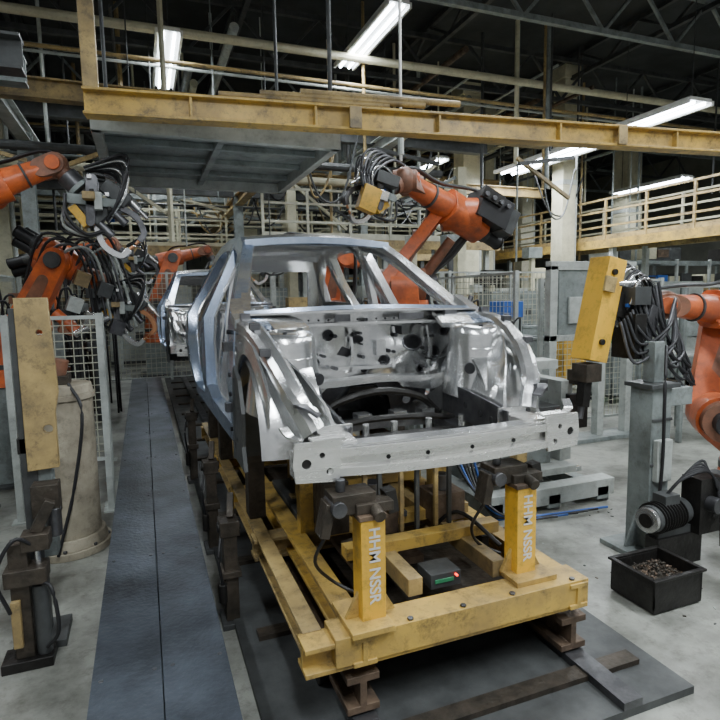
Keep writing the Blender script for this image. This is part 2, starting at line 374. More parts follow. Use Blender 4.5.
    b.plate([(-.66,1.16),(.66,1.16),(.66,3.0),(-.66,3.0)],[circ(.4,1.7,.04),circ(-.4,1.7,.04),circ(.4,2.4,.04)],lambda x,y,t:V((x,y,.27+.01*t)),STEELD,.25)
    b.plate([(-.60,3.0),(.60,3.0),(.60,4.0),(-.60,4.0)],[circ(0,3.6,.15,16)],lambda x,y,t:V((x,y,.48+.01*t)),STEELD,.25)
    b.bx(-.64,.64,2.98,3.0,.27,.50,STEEL)
    for y in(1.75,2.2):b.beam((-.64,y,.31),(.64,y,.31),.10,.07,STEEL)
    b.plate([(-.58,.5),(.58,.5),(.56,.90),(-.56,.90)],[circ(-.3,.7,.10,16,.08),circ(.3,.7,.10,16,.08),circ(0,.7,.06)],lambda x,z,t:V((x,3.12+.01*t+.1*(z-.5),z)),STEEL,.12)
    b.bx(-.56,.56,3.16,3.55,.95,.97,STEEL)
    b.plate([(-.66,.42),(-.68,.85),(-.60,1.15),(-.52,1.40),(.52,1.40),(.60,1.15),(.68,.85),(.66,.42)],[[(-.54,.62),(-.54,.88),(-.46,1.30),(.46,1.30),(.54,.88),(.54,.62)]],
        lambda x,z,t:V((x,4.0-max(0,z-.82)*.78+.03*t-.03,z)),STEEL,.12)
    b.tube([(-.70,1.26,.86),(-.3,1.28,.90),(.3,1.28,.90),(.70,1.26,.86)],.022,STEELD,8)
    for sx in(-1,1):
        b.plate([(3.05,.5),(3.85,.5),(3.8,.8),(3.6,.95),(3.25,.95),(3.08,.8)],[circ(3.45,.75,.05)],lambda y,z,t,sx=sx:V((sx*(.60-.15*(z-.5)+.01*t),y,z)),STEEL,.15)
    nv=[]
    for (x,y,z) in b.v:
        if y<1.0:
            z-=.075*max(0,min(1,(.75-y)/.6));y=1-(1-y)*.88
        if z>1.0:
            y+=.13*min(1,(z-1)/.4) if y<2.6 else .13*min(1,(z-1)/.4)*max(0,(3.4-y)/.8)
            x*=1-.05*min(1,(z-1)/.4);z+=(z-1)*.17
        if y>2.0:y=2.0+(y-2.0)*1.16
        nv.append((x,y,z))
    b.v=nv
    return b
cb=car_mesh();car=cb.build((1.225,2.0,.665))
c2=bpy.data.objects.new('car_body_shell.001',car.data);c2.location=(1.08,7.5,.665)
bpy.context.scene.collection.objects.link(c2)
# ---------------------------------------------------------------- carrier
b=B('body_carrier_skid',.004)
for x in(.74,1.80):
    b.ibeam((x,1.92,.36),(x,6.5,.36),.10,.12,.02,YEL)
    b.ibeam((x,1.95,.16),(x,6.5,.16),.14,.16,.03,RUST)
    for y in(2.2,3.2,4.2,5.2,6.2):
        b.bx(x-.05,x+.05,y-.06,y+.06,.22,.31,YEL)
b.ibeam((.56,2.05,.36),(.56,6.2,.36),.08,.11,.015,YELP)
for y in(2.0,3.05,3.9,4.8,6.0):
    b.ibeam((.50,y,.35),(1.86,y,.35),.12,.12,.02,YEL if y!=3.05 else YELP)
b.bx(.62,1.86,1.93,2.08,.31,.43,YEL)
b.bx(.68,.86,1.90,2.16,.43,.455,YEL);b.bx(1.50,1.72,1.98,2.20,.43,.455,YEL)
for x in(.95,1.2,1.45,1.78):b.cyl((x,1.95,.43),(x,1.95,.44),.014,STEELD,n=6)
for x in(1.06,1.50):
    b.beam((x,2.12,.46),(x,4.0,.46),.07,.08,YELP)
for y,z in((2.45,.52),(2.75,.52),(3.35,.54)):
    b.beam((.84,y,z),(1.70,y,z),.08,.06,YEL)
for x in(.9,1.35,1.7):b.bx(x-.07,x+.07,2.98,3.12,.41,.56,YELP)
for x in(.98,1.28,1.62):b.bx(x-.05,x+.05,3.84,3.96,.41,.70,YELP);b.bx(x-.09,x+.09,3.8,4.0,.68,.72,RUST)
b.bx(.92,1.30,2.50,3.0,.36,.40,RUST);b.bx(1.30,1.62,2.9,3.7,.38,.42,RUST);b.bx(.80,1.1,3.2,3.9,.40,.44,GRYD)
b.bx(.8,1.76,2.1,6.2,.24,.26,BRN)
b.bx(1.0,1.2,2.6,2.8,.50,.68,RUST);b.bx(1.42,1.62,2.62,2.8,.50,.66,RUST);b.bx(.82,.96,2.7,2.9,.50,.78,BRN)
b.cyl((1.1,2.7,.68),(1.1,2.7,.76),.05,STEELD);b.cyl((1.52,2.7,.66),(1.52,2.7,.75),.04,STEELD)
for i in range(26):
    x=R.uniform(.84,1.72);y=R.uniform(2.4,4.4);z=R.uniform(.42,.56)
    b.box((x,y,z),(R.uniform(.04,.12),R.uniform(.05,.12),R.uniform(.03,.09)),R.choice([BRN,RUST,GRYD,YELP,DARK]),(0,0,R.choice([0,0,15])))
    if i%3==0:b.cyl((x,y,z),(x,y,z+R.uniform(.06,.18)),.018,R.choice([STEELD,BRN]),n=10)
b.bx(1.18,1.34,2.2,2.34,.38,.45,GRYD);b.bx(1.20,1.30,2.195,2.2,.405,.425,GRN)
b.cyl((1.31,2.18,.435),(1.31,2.2,.435),.006,LED,n=8)
for (x,y,h) in((.80,2.02,.87),(1.60,2.10,.86)):
    b.bx(x-.052,x+.052,y-.05,y+.05,.45,h,YELB)
    for sx in(-1,1):
        b.add([(x+sx*.052,y+.01,.455),(x+sx*.11,y+.01,.455),(x+sx*.052,y+.01,.56),(x+sx*.052,y-.01,.455),(x+sx*.11,y-.01,.455),(x+sx*.052,y-.01,.56)],[(0,1,2),(3,5,4),(0,3,4,1),(1,4,5,2),(2,5,3,0)],YEL)
    b.bx(x-.06,x+.06,y-.055,y+.06,h,h+.02,RUST)
    b.bx(x-.15,x+.03,y-.01,y+.11,h+.02,h+.10,BRN)
    b.bx(x-.06,x+.10,y-.03,y+.05,h+.02,h+.06,BRN)
    b.cyl((x-.10,y+.05,h+.10),(x-.10,y+.05,h+.15),.02,STEELD);b.cyl((x+.02,y,h+.04),(x+.02,y-.08,h+.02),.025,BRN)
    b.cyl((x-.13,y-.03,h+.05),(x-.13,y+.1,h+.05),.032,STEELD)
    b.box((x-.17,y+.04,h+.0),(.04,.08,.14),BRN,(0,12,0));b.box((x+.12,y+.06,h+.03),(.05,.06,.10),DARK,(0,-10,0))
    b.tube([(x-.16,y+.03,h-.05),(x-.2,y+.1,h-.2),(x-.1,y+.2,h-.35),(x,y+.15,.46)],.008,RUB)
for x in(.58,1.86):
    for y in(3.35,4.7,5.5):
        b.bx(x-.05,x+.05,y-.06,y+.06,.42,.80,BRN if x<1 else YEL)
        b.bx(x-.07,x+.07,y-.10,y+.10,.78,.85,BRN);b.cyl((x-.02,y,.83),(x-.02,y,.88),.02,STEELD)
        b.beam((x,y+.06,.45),(x,y+.28,.70),.04,.04,BRN)
for x in(.80,1.64):
    b.bx(x-.04,x+.04,2.96,3.04,.42,.90,YEL);b.bx(x-.08,x+.08,2.92,3.06,.84,.88,BRN)
    b.rsweep([(x,2.94,.86),(x,2.84,.92),(x,2.80,.98)],.04,.03,BRN)
for i,x in enumerate((.98,1.06,1.18,1.27,1.38,1.46)):
    z=.90+.03*(i%3)
    b.beam((x,2.52,.54),(x,2.52,z),.022,.022,GRYD if i%2 else YELP);b.box((x,2.5,z),(.05,.05,.035),WHT if i%2 else YELP)
for x in(.66,1.90):
    for y in(2.3,3.6,5):
        b.cyl((x-.03,y,.12),(x+.03,y,.12),.11,DARK,n=20);b.cyl((x-.035,y,.12),(x+.035,y,.12),.04,RUST,n=12)
b.tube([(.9,2.15,.46),(.95,2.6,.5),(1.2,2.9,.44),(1.25,3.5,.5)],.012,DARK);b.tube([(1.6,2.25,.5),(1.5,2.5,.6),(1.35,2.6,.45)],.012,DARK)
carrier=b.build()
def stencil(txt,loc,size,par,rotz=90):
    cu=bpy.data.curves.new('stencil_lettering','FONT');cu.body=txt;cu.size=size;cu.extrude=.0006;cu.align_x='LEFT';cu.offset=.0012
    o=bpy.data.objects.new('stencil_lettering',cu);bpy.context.scene.collection.objects.link(o)
    M=Matrix.Translation(loc)@Matrix.Rotation(math.radians(rotz),4,'Y')@Matrix.Rotation(math.radians(90),4,'X')
    bpy.context.view_layer.update()
    dg=bpy.context.evaluated_depsgraph_get();me=bpy.data.meshes.new_from_object(o.evaluated_get(dg))
    bpy.data.objects.remove(o);ob=bpy.data.objects.new('stencil_lettering',me)
    me.materials.clear();me.materials.append(WHT)
    ob.matrix_world=M;bpy.context.scene.collection.objects.link(ob);ob.parent=par
stencil('HHM NSSR',(.782,1.968,.84),.066,carrier)
stencil('HHM NSSR',(1.582,2.048,.83),.066,carrier)
b=B('conveyor_track')
b.bx(.36,2.15,1.6,14,.0,.035,GRYD)
for x in(.74,1.80):b.bx(x-.05,x+.05,1.6,14,.035,.07,STEELD)
for i in range(14):b.bx(.45,2.05,1.8+i*.85,1.88+i*.85,.035,.06,BRN)
b.build()
# ---------------------------------------------------------------- walkway
b=B('steel_plate_walkway',.004)
b.bx(-.275,-.012,.6,11.5,.20,.25,PLATE);b.bx(-.008,.25,.6,11.5,.20,.25,PLATE)
for x in(-.26,.235):b.beam((x,.6,.14),(x,11.5,.14),.03,.12,GRYD)
for i in range(10):
    y=.8+i*1.15;b.bx(-.25,.23,y,y+.06,0,.20,GRYD)
for i in range(9):
    for x in(-.24,-.04,.03,.22):b.cyl((x,1.2+i*1.1,.25),(x,1.2+i*1.1,.254),.010,STEELD,n=8)
b.build()
def clampstand(x,y,h):
    b=B('locating_clamp_stand',.004)
    b.bx(x-.06,x+.06,y-.09,y+.09,0,.03,GRYD);b.bx(x-.035,x+.035,y-.05,y+.05,.03,h,BRN)
    b.bx(x-.05,x+.05,y-.07,y+.07,h*.55,h*.62,BRN)
    b.bx(x-.05,x+.05,y-.06,y+.06,h,h+.08,BRN);b.cyl((x-.06,y,h+.04),(x+.06,y,h+.04),.028,DARK)
    b.beam((x+.01,y,h+.08),(x+.03,y+.10,h+.18),.035,.04,BRN);b.cyl((x-.05,y-.06,h*.3),(x-.05,y-.06,h*.5),.022,DARK)
    b.tube([(x-.05,y-.06,h*.5),(x-.07,y-.1,h*.8),(x-.05,y-.05,h)],.008,RUB);b.build()
for (x,y,h) in((.36,2.95,.50),(.37,3.9,.56),(.37,5.5,.60),(2.14,4.6,.60)):clampstand(x,y,h)
# ---------------------------------------------------------------- robots
def gun(b,W,d,up,s=1.0,kind=0):
    W=V(W);d=V(d).normalized();up=V(up);side=d.cross(up).normalized();up=side.cross(d).normalized()
    P=lambda a,c,e:W+(d*a+up*c+side*e)*s
    b.cyl(P(0,0,0),P(.10,0,0),.075*s,STEELD);b.cyl(P(.10,0,0),P(.13,0,0),.10*s,GRY)
    for e in(-.09,.09):
        b.link(P(.14,.10,e),.04*s,P(.34,-.12,e),.03*s,side,.015*s,STEELD)
        b.link(P(.14,-.10,e),.035*s,P(.36,.10,e),.03*s,side,.015*s,GRY)
    b.sweep([P(.15,-.02,0),P(.38,-.02,0)],[(-.07*s,-.08*s),(.07*s,-.08*s),(.07*s,.08*s),(-.07*s,.08*s)],GRYD,up=up)
    b.sweep([P(.20,.14,0),P(.40,.17,0)],[(-.05*s,-.05*s),(.05*s,-.05*s),(.05*s,.05*s),(-.05*s,.05*s)],GRYD,up=up)
    b.sweep([P(.18,-.13,.02),P(.34,-.15,.02)],[(-.06*s,-.03*s),(.06*s,-.03*s),(.06*s,.03*s),(-.06*s,.03*s)],YELB,up=up)
    b.cyl(P(.24,.2,-.06),P(.48,.2,-.06),.035*s,STEEL);b.cyl(P(.48,.2,-.06),P(.56,.2,-.06),.015*s,STEEL)
    for c in(.05,-.08):
        b.cyl(P(.36,c,.04),P(.50,c,.04),.03*s,STEELD,n=10)
    b.sweep(cr([P(.36,.10,0),P(.50,.14,0),P(.62,.10,0),P(.64,.03,0)],5),[(-.022*s,-.028*s),(.022*s,-.028*s),(.022*s,.028*s),(-.022*s,.028*s)],COP if kind else STEELD,up=side)
    b.sweep(cr([P(.36,-.10,0),P(.50,-.17,0),P(.63,-.14,0),P(.64,-.06,0)],5),[(-.022*s,-.028*s),(.022*s,-.028*s),(.022*s,.028*s),(-.022*s,.028*s)],STEEL,up=side)
    b.cyl(P(.64,.04,0),P(.64,-.005,0),.012*s,COP);b.cyl(P(.64,-.07,0),P(.64,-.025,0),.012*s,COP)
    for i in range(9):
        e=-.14+.035*i
        b.tube([P(.05,.12+.02*(i%2),e*.6),P(.18,.23+.02*i%3,e),P(.34,.22-.03*(i%3),e*1.2),P(.40,.02-.05*(i%2),e)],.011*s,RUB if i%3 else STEEL)
    for i in range(4):b.tube([P(.1,-.1,.1-.06*i),P(.22,-.20-.03*i,.14-.08*i),P(.38,-.2,.10-.05*i),P(.44,-.08,.05-.03*i)],.013*s,[RUB,STEELD,GRYL,RUB][i])
    b.box(P(.28,.02,.14),(.05*s,.06*s,.12*s),GRYL);b.box(P(.30,.06,-.14),(.07*s,.05*s,.09*s),DARK);b.box(P(.22,.0,.16),(.08*s,.1*s,.05*s),YELP)
    for i in range(8):b.box(P(.12+.04*i,.1-.03*(i%4),.11*(-1)**i),(.03*s,.03*s,.03*s),[STEEL,GRYL,DARK,BLUE][i%4])
def robot(base,S,E,W,tool,kind=0,s=1.0,name='industrial_robot',gs=None,side=1,extra=None):
    b=B(name,.006,38)
    base=V(base);S=V(S);E=V(E);W=V(W);tool=V(tool)
    h=V((W.x-S.x,W.y-S.y,0))
    if h.length<.05:h=V((1,0,0))
    h.normalize();ax=h.cross(V((0,0,1))).normalized()*side
    g=lambda v:v*s
    zb=max(.02,S.z-.75*s)
    if zb>.05:
        b.box((base.x,base.y,zb/2),(g(.55),g(.55),zb),GRY);b.bx(base.x-g(.4),base.x+g(.4),base.y-g(.4),base.y+g(.4),0,.03,GRYD)
    b.cyl((base.x,base.y,zb),(base.x,base.y,zb+g(.22)),g(.33),ORG,g(.27),24)
    b.cyl((base.x,base.y,zb+g(.22)),(base.x,base.y,zb+g(.28)),g(.28),GRYD,n=24)
    b.cyl((base.x,base.y,zb+g(.28)),(base.x,base.y,S.z-g(.15)),g(.27),ORG,g(.22),24)
    b.link(V((base.x,base.y,zb+g(.42))),g(.22),S,g(.20),ax,g(.26),ORG)
    b.cyl(S-ax*g(.22),S+ax*g(.30),g(.17),ORGD,n=24);b.cyl(S-ax*g(.34),S-ax*g(.22),g(.10),RUB,n=16)
    o=ax*g(.22)
    b.link(S+o,g(.19),E+o,g(.15),ax,g(.15),ORG)
    b.link(S*.7+E*.3+o,g(.09),S*.3+E*.7+o,g(.07),ax,g(.17),ORGD)
    b.cyl(S+o+ax*g(.05),S+o+ax*g(.12),g(.12),GRYD,n=20);b.cyl(E+o+ax*g(.05),E+o+ax*g(.12),g(.10),GRYD,n=20)
    for k in range(8):
        q=2*math.pi*k/8;u=V((0,0,1));w=ax.cross(u)
        b.cyl(S+o+(u*math.cos(q)+w*math.sin(q))*g(.15)+ax*g(.07),S+o+(u*math.cos(q)+w*math.sin(q))*g(.15)+ax*g(.09),g(.012),STEELD,n=6)
    b.cyl(S-ax*g(.12)-h*g(.2)-V((0,0,g(.05))),(S*.35+E*.65)-ax*g(.12),g(.06),ORGD,g(.05),14)
    b.cyl(E-ax*g(.20),E+ax*g(.18),g(.165),ORG,n=24)
    f=(W-E).normalized();sd=ax;uu=sd.cross(f).normalized()
    b.sweep([E-f*g(.30),E-f*g(.26),E+f*g(.12),E+f*g(.2)],[(g(.17)*math.copysign(abs(math.cos(q))**.6,math.cos(q)),g(.15)*math.copysign(abs(math.sin(q))**.6,math.sin(q))) for q in [2*math.pi*i/16 for i in range(16)]],ORG,up=sd)
    for a,c in((-.09,.05),(.09,.05),(0,-.07)):
        p=E-f*g(.28)+sd*g(a)+uu*g(c)
        b.cyl(p,p-f*g(.10),g(.085),GRYD,n=14);b.cyl(p-f*g(.10),p-f*g(.30),g(.075),RUB,n=14);b.cyl(p-f*g(.30),p-f*g(.32),g(.08),DARK,n=14)
    L=(W-E).length
    b.cyl(E+f*g(.15),E+f*L*.55,g(.135),ORG,g(.115),20);b.cyl(E+f*L*.55,E+f*L*.58,g(.125),GRYD,n=20)
    b.cyl(E+f*L*.58,W-f*g(.05),g(.11),ORG,g(.095),20)
    t=(tool-W).normalized()
    b.link(W-f*g(.12),g(.09),W,g(.10),sd,g(.22),ORGD);b.sph(W,g(.125),ORGD,n=18)
    b.cyl(W-sd*g(.14),W+sd*g(.14),g(.07),ORG,n=16)
    b.cyl(W,W+t*g(.14),g(.085),ORGD,n=16)
    gun(b,W+t*g(.13),t,V((0,0,1)) if abs(t.z)<.9 else h,gs or s,kind)
    for k in range(4):
        e=ax*g(.03*k-.30)
        b.tube([V((base.x,base.y,zb+g(.3)))-h*g(.25)+e,S-h*g(.25)+e+V((0,0,.05)),(S+E)/2-h*g(.22)+e,E-ax*g(.24)+uu*g(.2)+e*.3,(E+W)/2+uu*g(.2)+e*.3,W+uu*g(.16)+e*.3,W+t*g(.22)+uu*g(.12)],g(.017),RUB if k%2 else GRYD,7,7)
    b.bx(base.x-g(.45),base.x-g(.30),base.y-g(.15),base.y+g(.15),zb+.02,zb+g(.22),GRYD)
    if extra:extra(b)
    return b.build()
robot((-1.55,5.15,0),(-1.35,5.1,1.6),(-1.05,4.98,2.58),(-.57,5.02,2.80),(-.22,5.02,2.42),s=.78,gs=1.1)
def lx(b):
    for i in range(9):
        b.tube([(-1.0+.06*i,5.9,1.9+.03*(i%3)),(-.8+.06*i,5.75,2.35-.05*(i%4)),(-.5+.04*i,5.75,2.15),(-.42+.05*i,5.8,1.45+.05*(i%3))],.014,[RUB,RUB,STEELD,GRYL][i%4])
    for (x,y,z,m) in((-.58,5.72,1.72,GRYL),(-.45,5.7,1.58,STEEL),(-.32,5.72,1.85,GRYD),(-.66,5.75,1.52,ORGD),(-.24,5.75,1.5,STEELD),(-.5,5.7,1.95,YELP)):
        b.box((x,y,z),(.12,.1,.13),m,(10,20,15))
    b.cyl((-.6,5.7,1.45),(-.3,5.7,1.6),.035,STEEL);b.cyl((-.75,5.75,1.65),(-.55,5.72,1.45),.05,ORG)
robot((-1.2,6.25,0),(-1.0,6.1,1.52),(-.66,5.95,2.12),(-.40,5.9,1.95),(-.12,5.85,1.6),s=.75,gs=.95,kind=1,extra=lx)
def cx(b):
    b.box((4.02,6.02,2.76),(.44,.42,.34),RUB,(0,25,0));b.box((4.24,6.0,2.62),(.16,.36,.30),GRYD,(0,25,0));b.box((3.95,5.8,2.90),(.3,.06,.14),DARK,(0,25,0))
    for i in range(4):b.cyl((3.85+.1*i,5.79,2.92-.045*i),(3.85+.1*i,5.74,2.92-.045*i),.03,STEELD,n=10)
    b.box((2.28,5.6,2.76),(.20,.12,.26),YELB,(0,20,0));b.box((2.50,5.65,2.98),(.26,.16,.12),GRYD,(0,15,0));b.box((2.44,5.6,2.80),(.1,.1,.1),STEEL,(0,15,0))
    for i in range(6):b.tube([(2.8,5.8,3.18),(2.6-.05*i,5.7,3.20+.02*i),(2.35-.03*i,5.6,3.03),(2.3,5.6,2.78-.03*i)],.016,RUB if i%2 else STEELD)
robot((3.05,6.3,0),(2.98,6.25,1.87),(3.68,6.1,2.72),(2.84,5.9,3.04),(2.25,5.75,2.76),s=1.2,gs=1.1,extra=cx)
robot((-1.5,9.6,0),(-1.4,9.6,1.4),(-1.2,9.6,2.4),(-.4,9.5,2.6),(.1,9.5,2.2),s=1.0)
robot((3.4,10.0,0),(3.3,10.0,1.5),(3.5,10.0,2.5),(2.4,9.9,2.7),(2,9.9,2.3),s=1.1)
robot((.3,14.0,0),(.3,14,1.6),(.7,14,2.7),(1.5,14,2.9),(1.8,14,2.4),s=1.1)
def yx(b):
    b.sweep([(2.96,2.98,1.97),(2.81,2.98,1.29)],[(-.075,-.09),(.075,-.09),(.075,.09),(-.075,.09)],YELB,up=(0,1,0))
    b.sweep([(3.01,2.99,1.95),(2.90,2.99,1.47)],[(-.06,-.02),(.06,-.02),(.06,.03),(-.06,.03)],YELB,up=(0,1,0))
    b.box((2.87,2.87,1.80),(.09,.02,.10),YELP,(0,12,0));b.cyl((2.92,2.89,1.88),(2.92,2.87,1.88),.02,DARK)
    b.cyl((2.83,2.89,1.42),(2.83,2.87,1.42),.02,DARK)
    b.box((2.79,2.97,1.21),(.13,.14,.12),BRN);b.beam((2.78,2.97,1.2),(2.74,2.95,.98),.06,.07,DARK);b.cyl((2.74,2.95,1.0),(2.72,2.95,.90),.022,STEELD)
    b.beam((2.95,2.98,1.68),(3.15,2.95,1.62),.14,.16,DARK);b.box((3.10,2.9,1.72),(.14,.18,.12),GRYD);b.box((3.2,2.86,1.55),(.1,.1,.2),STEELD,(0,20,0))
    b.box((3.08,2.9,1.45),(.10,.2,.3),DARK)
    for i in range(14):
        x=2.98+.025*i
        b.tube([(3.38,2.8,1.70-.02*i),(x+.22,2.74,1.42-.03*i+.07*(i%3)),(x+.03,2.78,1.28+.06*(i%4)),(x-.03,2.85,1.55+.02*i)],.011,RUB if i%4 else STEELD)
robot((4.16,2.72,0),(3.72,2.70,.86),(4.02,2.88,1.60),(3.44,2.93,1.65),(3.1,2.95,1.65),s=.82,gs=.75,extra=yx)
# ---------------------------------------------------------------- left near objects
b=B('yellow_guard_bracket',.006)
b.plate([(-.575,.92),(-.44,.92),(-.44,1.20),(-.42,1.30),(-.435,1.77),(-.575,1.77)],[circ(-.475,1.12,.022),circ(-.48,1.60,.015)],lambda x,z,t:V((x,3.10+.04*t+.2*(x+.5),z)),YELP,.1)
b.bx(-.61,-.54,3.13,3.22,0,1.72,GRYD);b.bx(-.70,-.46,3.05,3.30,0,.04,GRYD);b.bx(-.62,-.46,3.13,3.18,1.0,1.08,DARK)
b.bx(-.60,-.48,3.14,3.24,.45,.92,GRY);b.bx(-.56,-.44,3.02,3.12,.70,.86,BRN);b.cyl((-.47,3.04,.60),(-.47,3.04,.74),.035,STEELD)
b.build()
b=B('support_drum',.008)
for z0,z1,r0,r1 in((0,.05,.28,.28),(.05,.12,.26,.24),(.12,1.08,.215,.215),(1.08,1.12,.232,.232),(1.12,1.18,.222,.21)):
    b.cyl((-.585,4.36,z0),(-.585,4.36,z1),r0,CONC,r1,40)
for g in range(0,360,45):b.cyl((-.585+.255*math.cos(math.radians(g)),4.36+.255*math.sin(math.radians(g)),.05),(-.585+.255*math.cos(math.radians(g)),4.36+.255*math.sin(math.radians(g)),.07),.015,STEELD,n=6)
b.box((-.585,4.36,1.21),(.16,.16,.06),BRN);b.cyl((-.585,4.36,1.22),(-.55,4.36,1.35),.05,ORGD)
b.tube([(-.5,4.2,1.2),(-.42,4.1,1.0),(-.5,4.08,.5),(-.62,4.05,.06)],.012,RUB)
b.build()
b=B('floor_clamp_unit',.005)
b.bx(-.72,-.50,2.90,3.04,0,.05,DARK);b.bx(-.66,-.58,2.93,3.01,.05,.62,BRN);b.bx(-.68,-.50,2.90,3.02,.42,.50,BRN)
b.cyl((-.54,2.96,.05),(-.54,2.96,.40),.035,GRYD);b.cyl((-.54,2.96,.40),(-.54,2.96,.58),.014,STEEL)
b.bx(-.60,-.48,2.91,3.01,.58,.66,BRN);b.beam((-.54,2.96,.66),(-.47,2.97,.80),.05,.05,BRN);b.bx(-.66,-.62,2.9,2.93,.12,.35,YELP)
b.tube([(-.66,2.9,.3),(-.70,2.87,.5),(-.62,2.88,.66),(-.54,2.93,.6)],.010,RUB);b.tube([(-.52,2.9,.1),(-.46,2.86,.2),(-.48,2.88,.4),(-.54,2.93,.42)],.010,RUB)
b.build()
def fence(p0,p1,z0,z1,name='safety_fence',sp=.08,pm=GRYL,seg=1.5,wm=None,t=.006):
    b=B(name);p0=V(p0);p1=V(p1);L=(p1-p0).length;n=max(1,round(L/seg))
    for i in range(n+1):
        q=p0.lerp(p1,i/n);b.beam((q.x,q.y,0),(q.x,q.y,z1+.03),.05,.05,pm);b.bx(q.x-.06,q.x+.06,q.y-.06,q.y+.06,0,.012,pm)
    for z in(z0,z1):b.beam((p0.x,p0.y,z),(p1.x,p1.y,z),.03,.03,pm)
    b.fence(p0,p1,z0,z1,wm or WIRE,sp,t);return b.build()
fence((-1.0,5.0,0),(-.34,5.0,0),.45,1.62,sp=.06,seg=.66)
fence((-.34,5.15,0),(-.42,6.6,0),.3,1.62,sp=.07,seg=.75)
fence((-2.2,4.9,0),(-2.2,12,0),.1,2.2,sp=.1)
fence((-2.2,12.6,0),(3.2,12.6,0),.1,2.3,sp=.1,t=.01)
fence((3.9,9.0,0),(9.2,9.0,0),.1,2.15,sp=.1,t=.01)
fence((4.3,5.8,0),(4.3,8.8,0),.1,2.0,sp=.08)
fence((4.6,5.7,0),(6.6,5.7,0),.1,1.9,sp=.07)
# ---------------------------------------------------------------- right side
b=B('machine_frame_gate',.005)
for x in(4.30,5.02,5.45):b.bx(x-.05,x+.05,5.1,5.2,0,2.05,GRYL)
b.bx(4.25,5.50,5.1,5.2,2.00,2.10,GRYL);b.bx(4.25,5.5,5.1,5.2,1.2,1.27,GRYL);b.bx(4.38,4.97,5.12,5.16,1.27,2.0,GRY)
b.bx(4.24,5.5,5.0,5.3,0,.05,GRY);b.bx(4.5,4.8,5.08,5.11,1.4,1.7,GRYL)
b.build()
b=B('tooling_stand',.006)
b.bx(2.90,3.34,2.58,2.92,0,.035,GRY);b.bx(3.05,3.22,2.66,2.84,.035,1.12,GRY)
b.bx(3.01,3.26,2.63,2.86,1.12,1.15,GRYD);b.bx(3.10,3.19,2.70,2.79,1.15,1.42,GRY)
for z in(.3,.6,.9):b.bx(3.045,3.225,2.65,2.66,z,z+.02,GRYD)
for sx in(-1,1):
    x=3.135+sx*.085
    b.add([(x,2.74,.035),(x+sx*.10,2.74,.035),(x,2.74,.28),(x,2.76,.035),(x+sx*.10,2.76,.035),(x,2.76,.28)],[(0,1,2),(3,5,4),(0,3,4,1),(1,4,5,2),(2,5,3,0)],GRY)
b.bx(3.22,3.46,2.7,2.82,.98,1.10,GRY);b.bx(3.07,3.20,2.62,2.66,.5,.78,GRYL)
b.tube([(3.14,2.65,1.4),(3.06,2.58,1.1),(3.1,2.61,.6),(3.04,2.6,.1)],.012,RUB)
b.build()
b=B('slide_unit_base',.006)
b.bx(2.40,3.62,3.50,3.64,.06,.20,GRYL);b.bx(2.40,3.62,4.35,4.49,.06,.20,GRY)
for x in(2.45,3.0,3.5):b.bx(x-.06,x+.06,3.5,4.49,.03,.14,GRY)
b.bx(2.55,3.5,3.75,3.82,.20,.24,STEEL);b.bx(2.55,3.5,4.12,4.19,.20,.24,STEEL)
b.bx(2.8,3.35,3.65,4.3,.24,.30,GRYL);b.bx(2.9,3.2,3.8,4.2,.30,.75,GRY);b.bx(2.85,3.25,3.75,4.25,.75,.80,GRYD)
b.cyl((3.0,3.95,.80),(3.0,3.95,1.1),.06,STEELD);b.bx(2.75,3.3,3.85,4.05,1.1,1.18,GRYL)
b.bx(3.3,3.42,3.8,4.2,.3,1.0,GRYL);b.bx(2.78,2.88,3.7,3.8,.3,.95,YELP);b.bx(3.3,3.5,3.7,3.75,.6,.9,DARK)
for i in range(14):b.box((R.uniform(2.6,3.5),R.uniform(3.7,4.25),R.uniform(.34,1.05)),(R.uniform(.06,.16),R.uniform(.06,.14),R.uniform(.05,.16)),R.choice([DARK,BRN,GRYD,GRYL,STEELD,YELP]))
for x in(2.46,3.05,3.56):
    for y in(3.57,4.42):b.cyl((x,y,0),(x,y,.06),.05,STEELD,n=10)
b.tube([(2.5,3.45,.2),(2.4,3.3,.05),(2.25,3.4,.03),(2.2,3.8,.03)],.014,RUB)
for i in range(6):b.tube([(2.26+.04*i,3.9,.5),(2.30+.03*i,3.6,.25-.04*i),(2.5,3.4,.06),(2.9+.1*i,3.35,.03)],.011,[RUB,BLUE,RUB,GRYD][i%4])
b.build()
b=B('scrap_basket',.003)
x0,x1,y0,y1=2.48,2.84,2.10,2.40
b.bx(x0,x1,y0,y1,.01,.03,DARK)
for a in((x0,x1,y0,y0+.012),(x0,x1,y1-.012,y1),(x0,x0+.012,y0,y1),(x1-.012,x1,y0,y1)):b.bx(*a,.03,.19,DARK)
for a in((x0-.015,x1+.015,y0-.015,y0+.012),(x0-.015,x1+.015,y1-.012,y1+.015),(x0-.015,x0+.012,y0,y1),(x1-.012,x1+.015,y0,y1)):b.bx(*a,.19,.205,DARK)
b.bx(x0+.012,x1-.012,y0+.012,y1-.012,.03,.13,BRN)
for i in range(200):
    b.box((R.uniform(x0+.03,x1-.03),R.uniform(y0+.03,y1-.03),.135+R.random()*.02),(R.uniform(.01,.03),R.uniform(.006,.015),.008),R.choice([RUST,BRN,BRN,BRN,RUST]),(R.uniform(-40,40),R.uniform(-40,40),R.uniform(0,180)))
b.build()
b=B('conveyor_drive_motor',.004)
b.bx(2.92,3.3,2.46,2.56,0,.20,DARK);b.bx(2.94,3.26,2.48,2.56,.20,.25,GRYD)
b.cyl((2.88,2.50,.33),(3.20,2.54,.33),.085,GRYD,n=24)
for i in range(9):b.cyl((2.91+.026*i,2.505+.003*i,.33),(2.916+.026*i,2.506+.003*i,.33),.10,DARK,n=24)
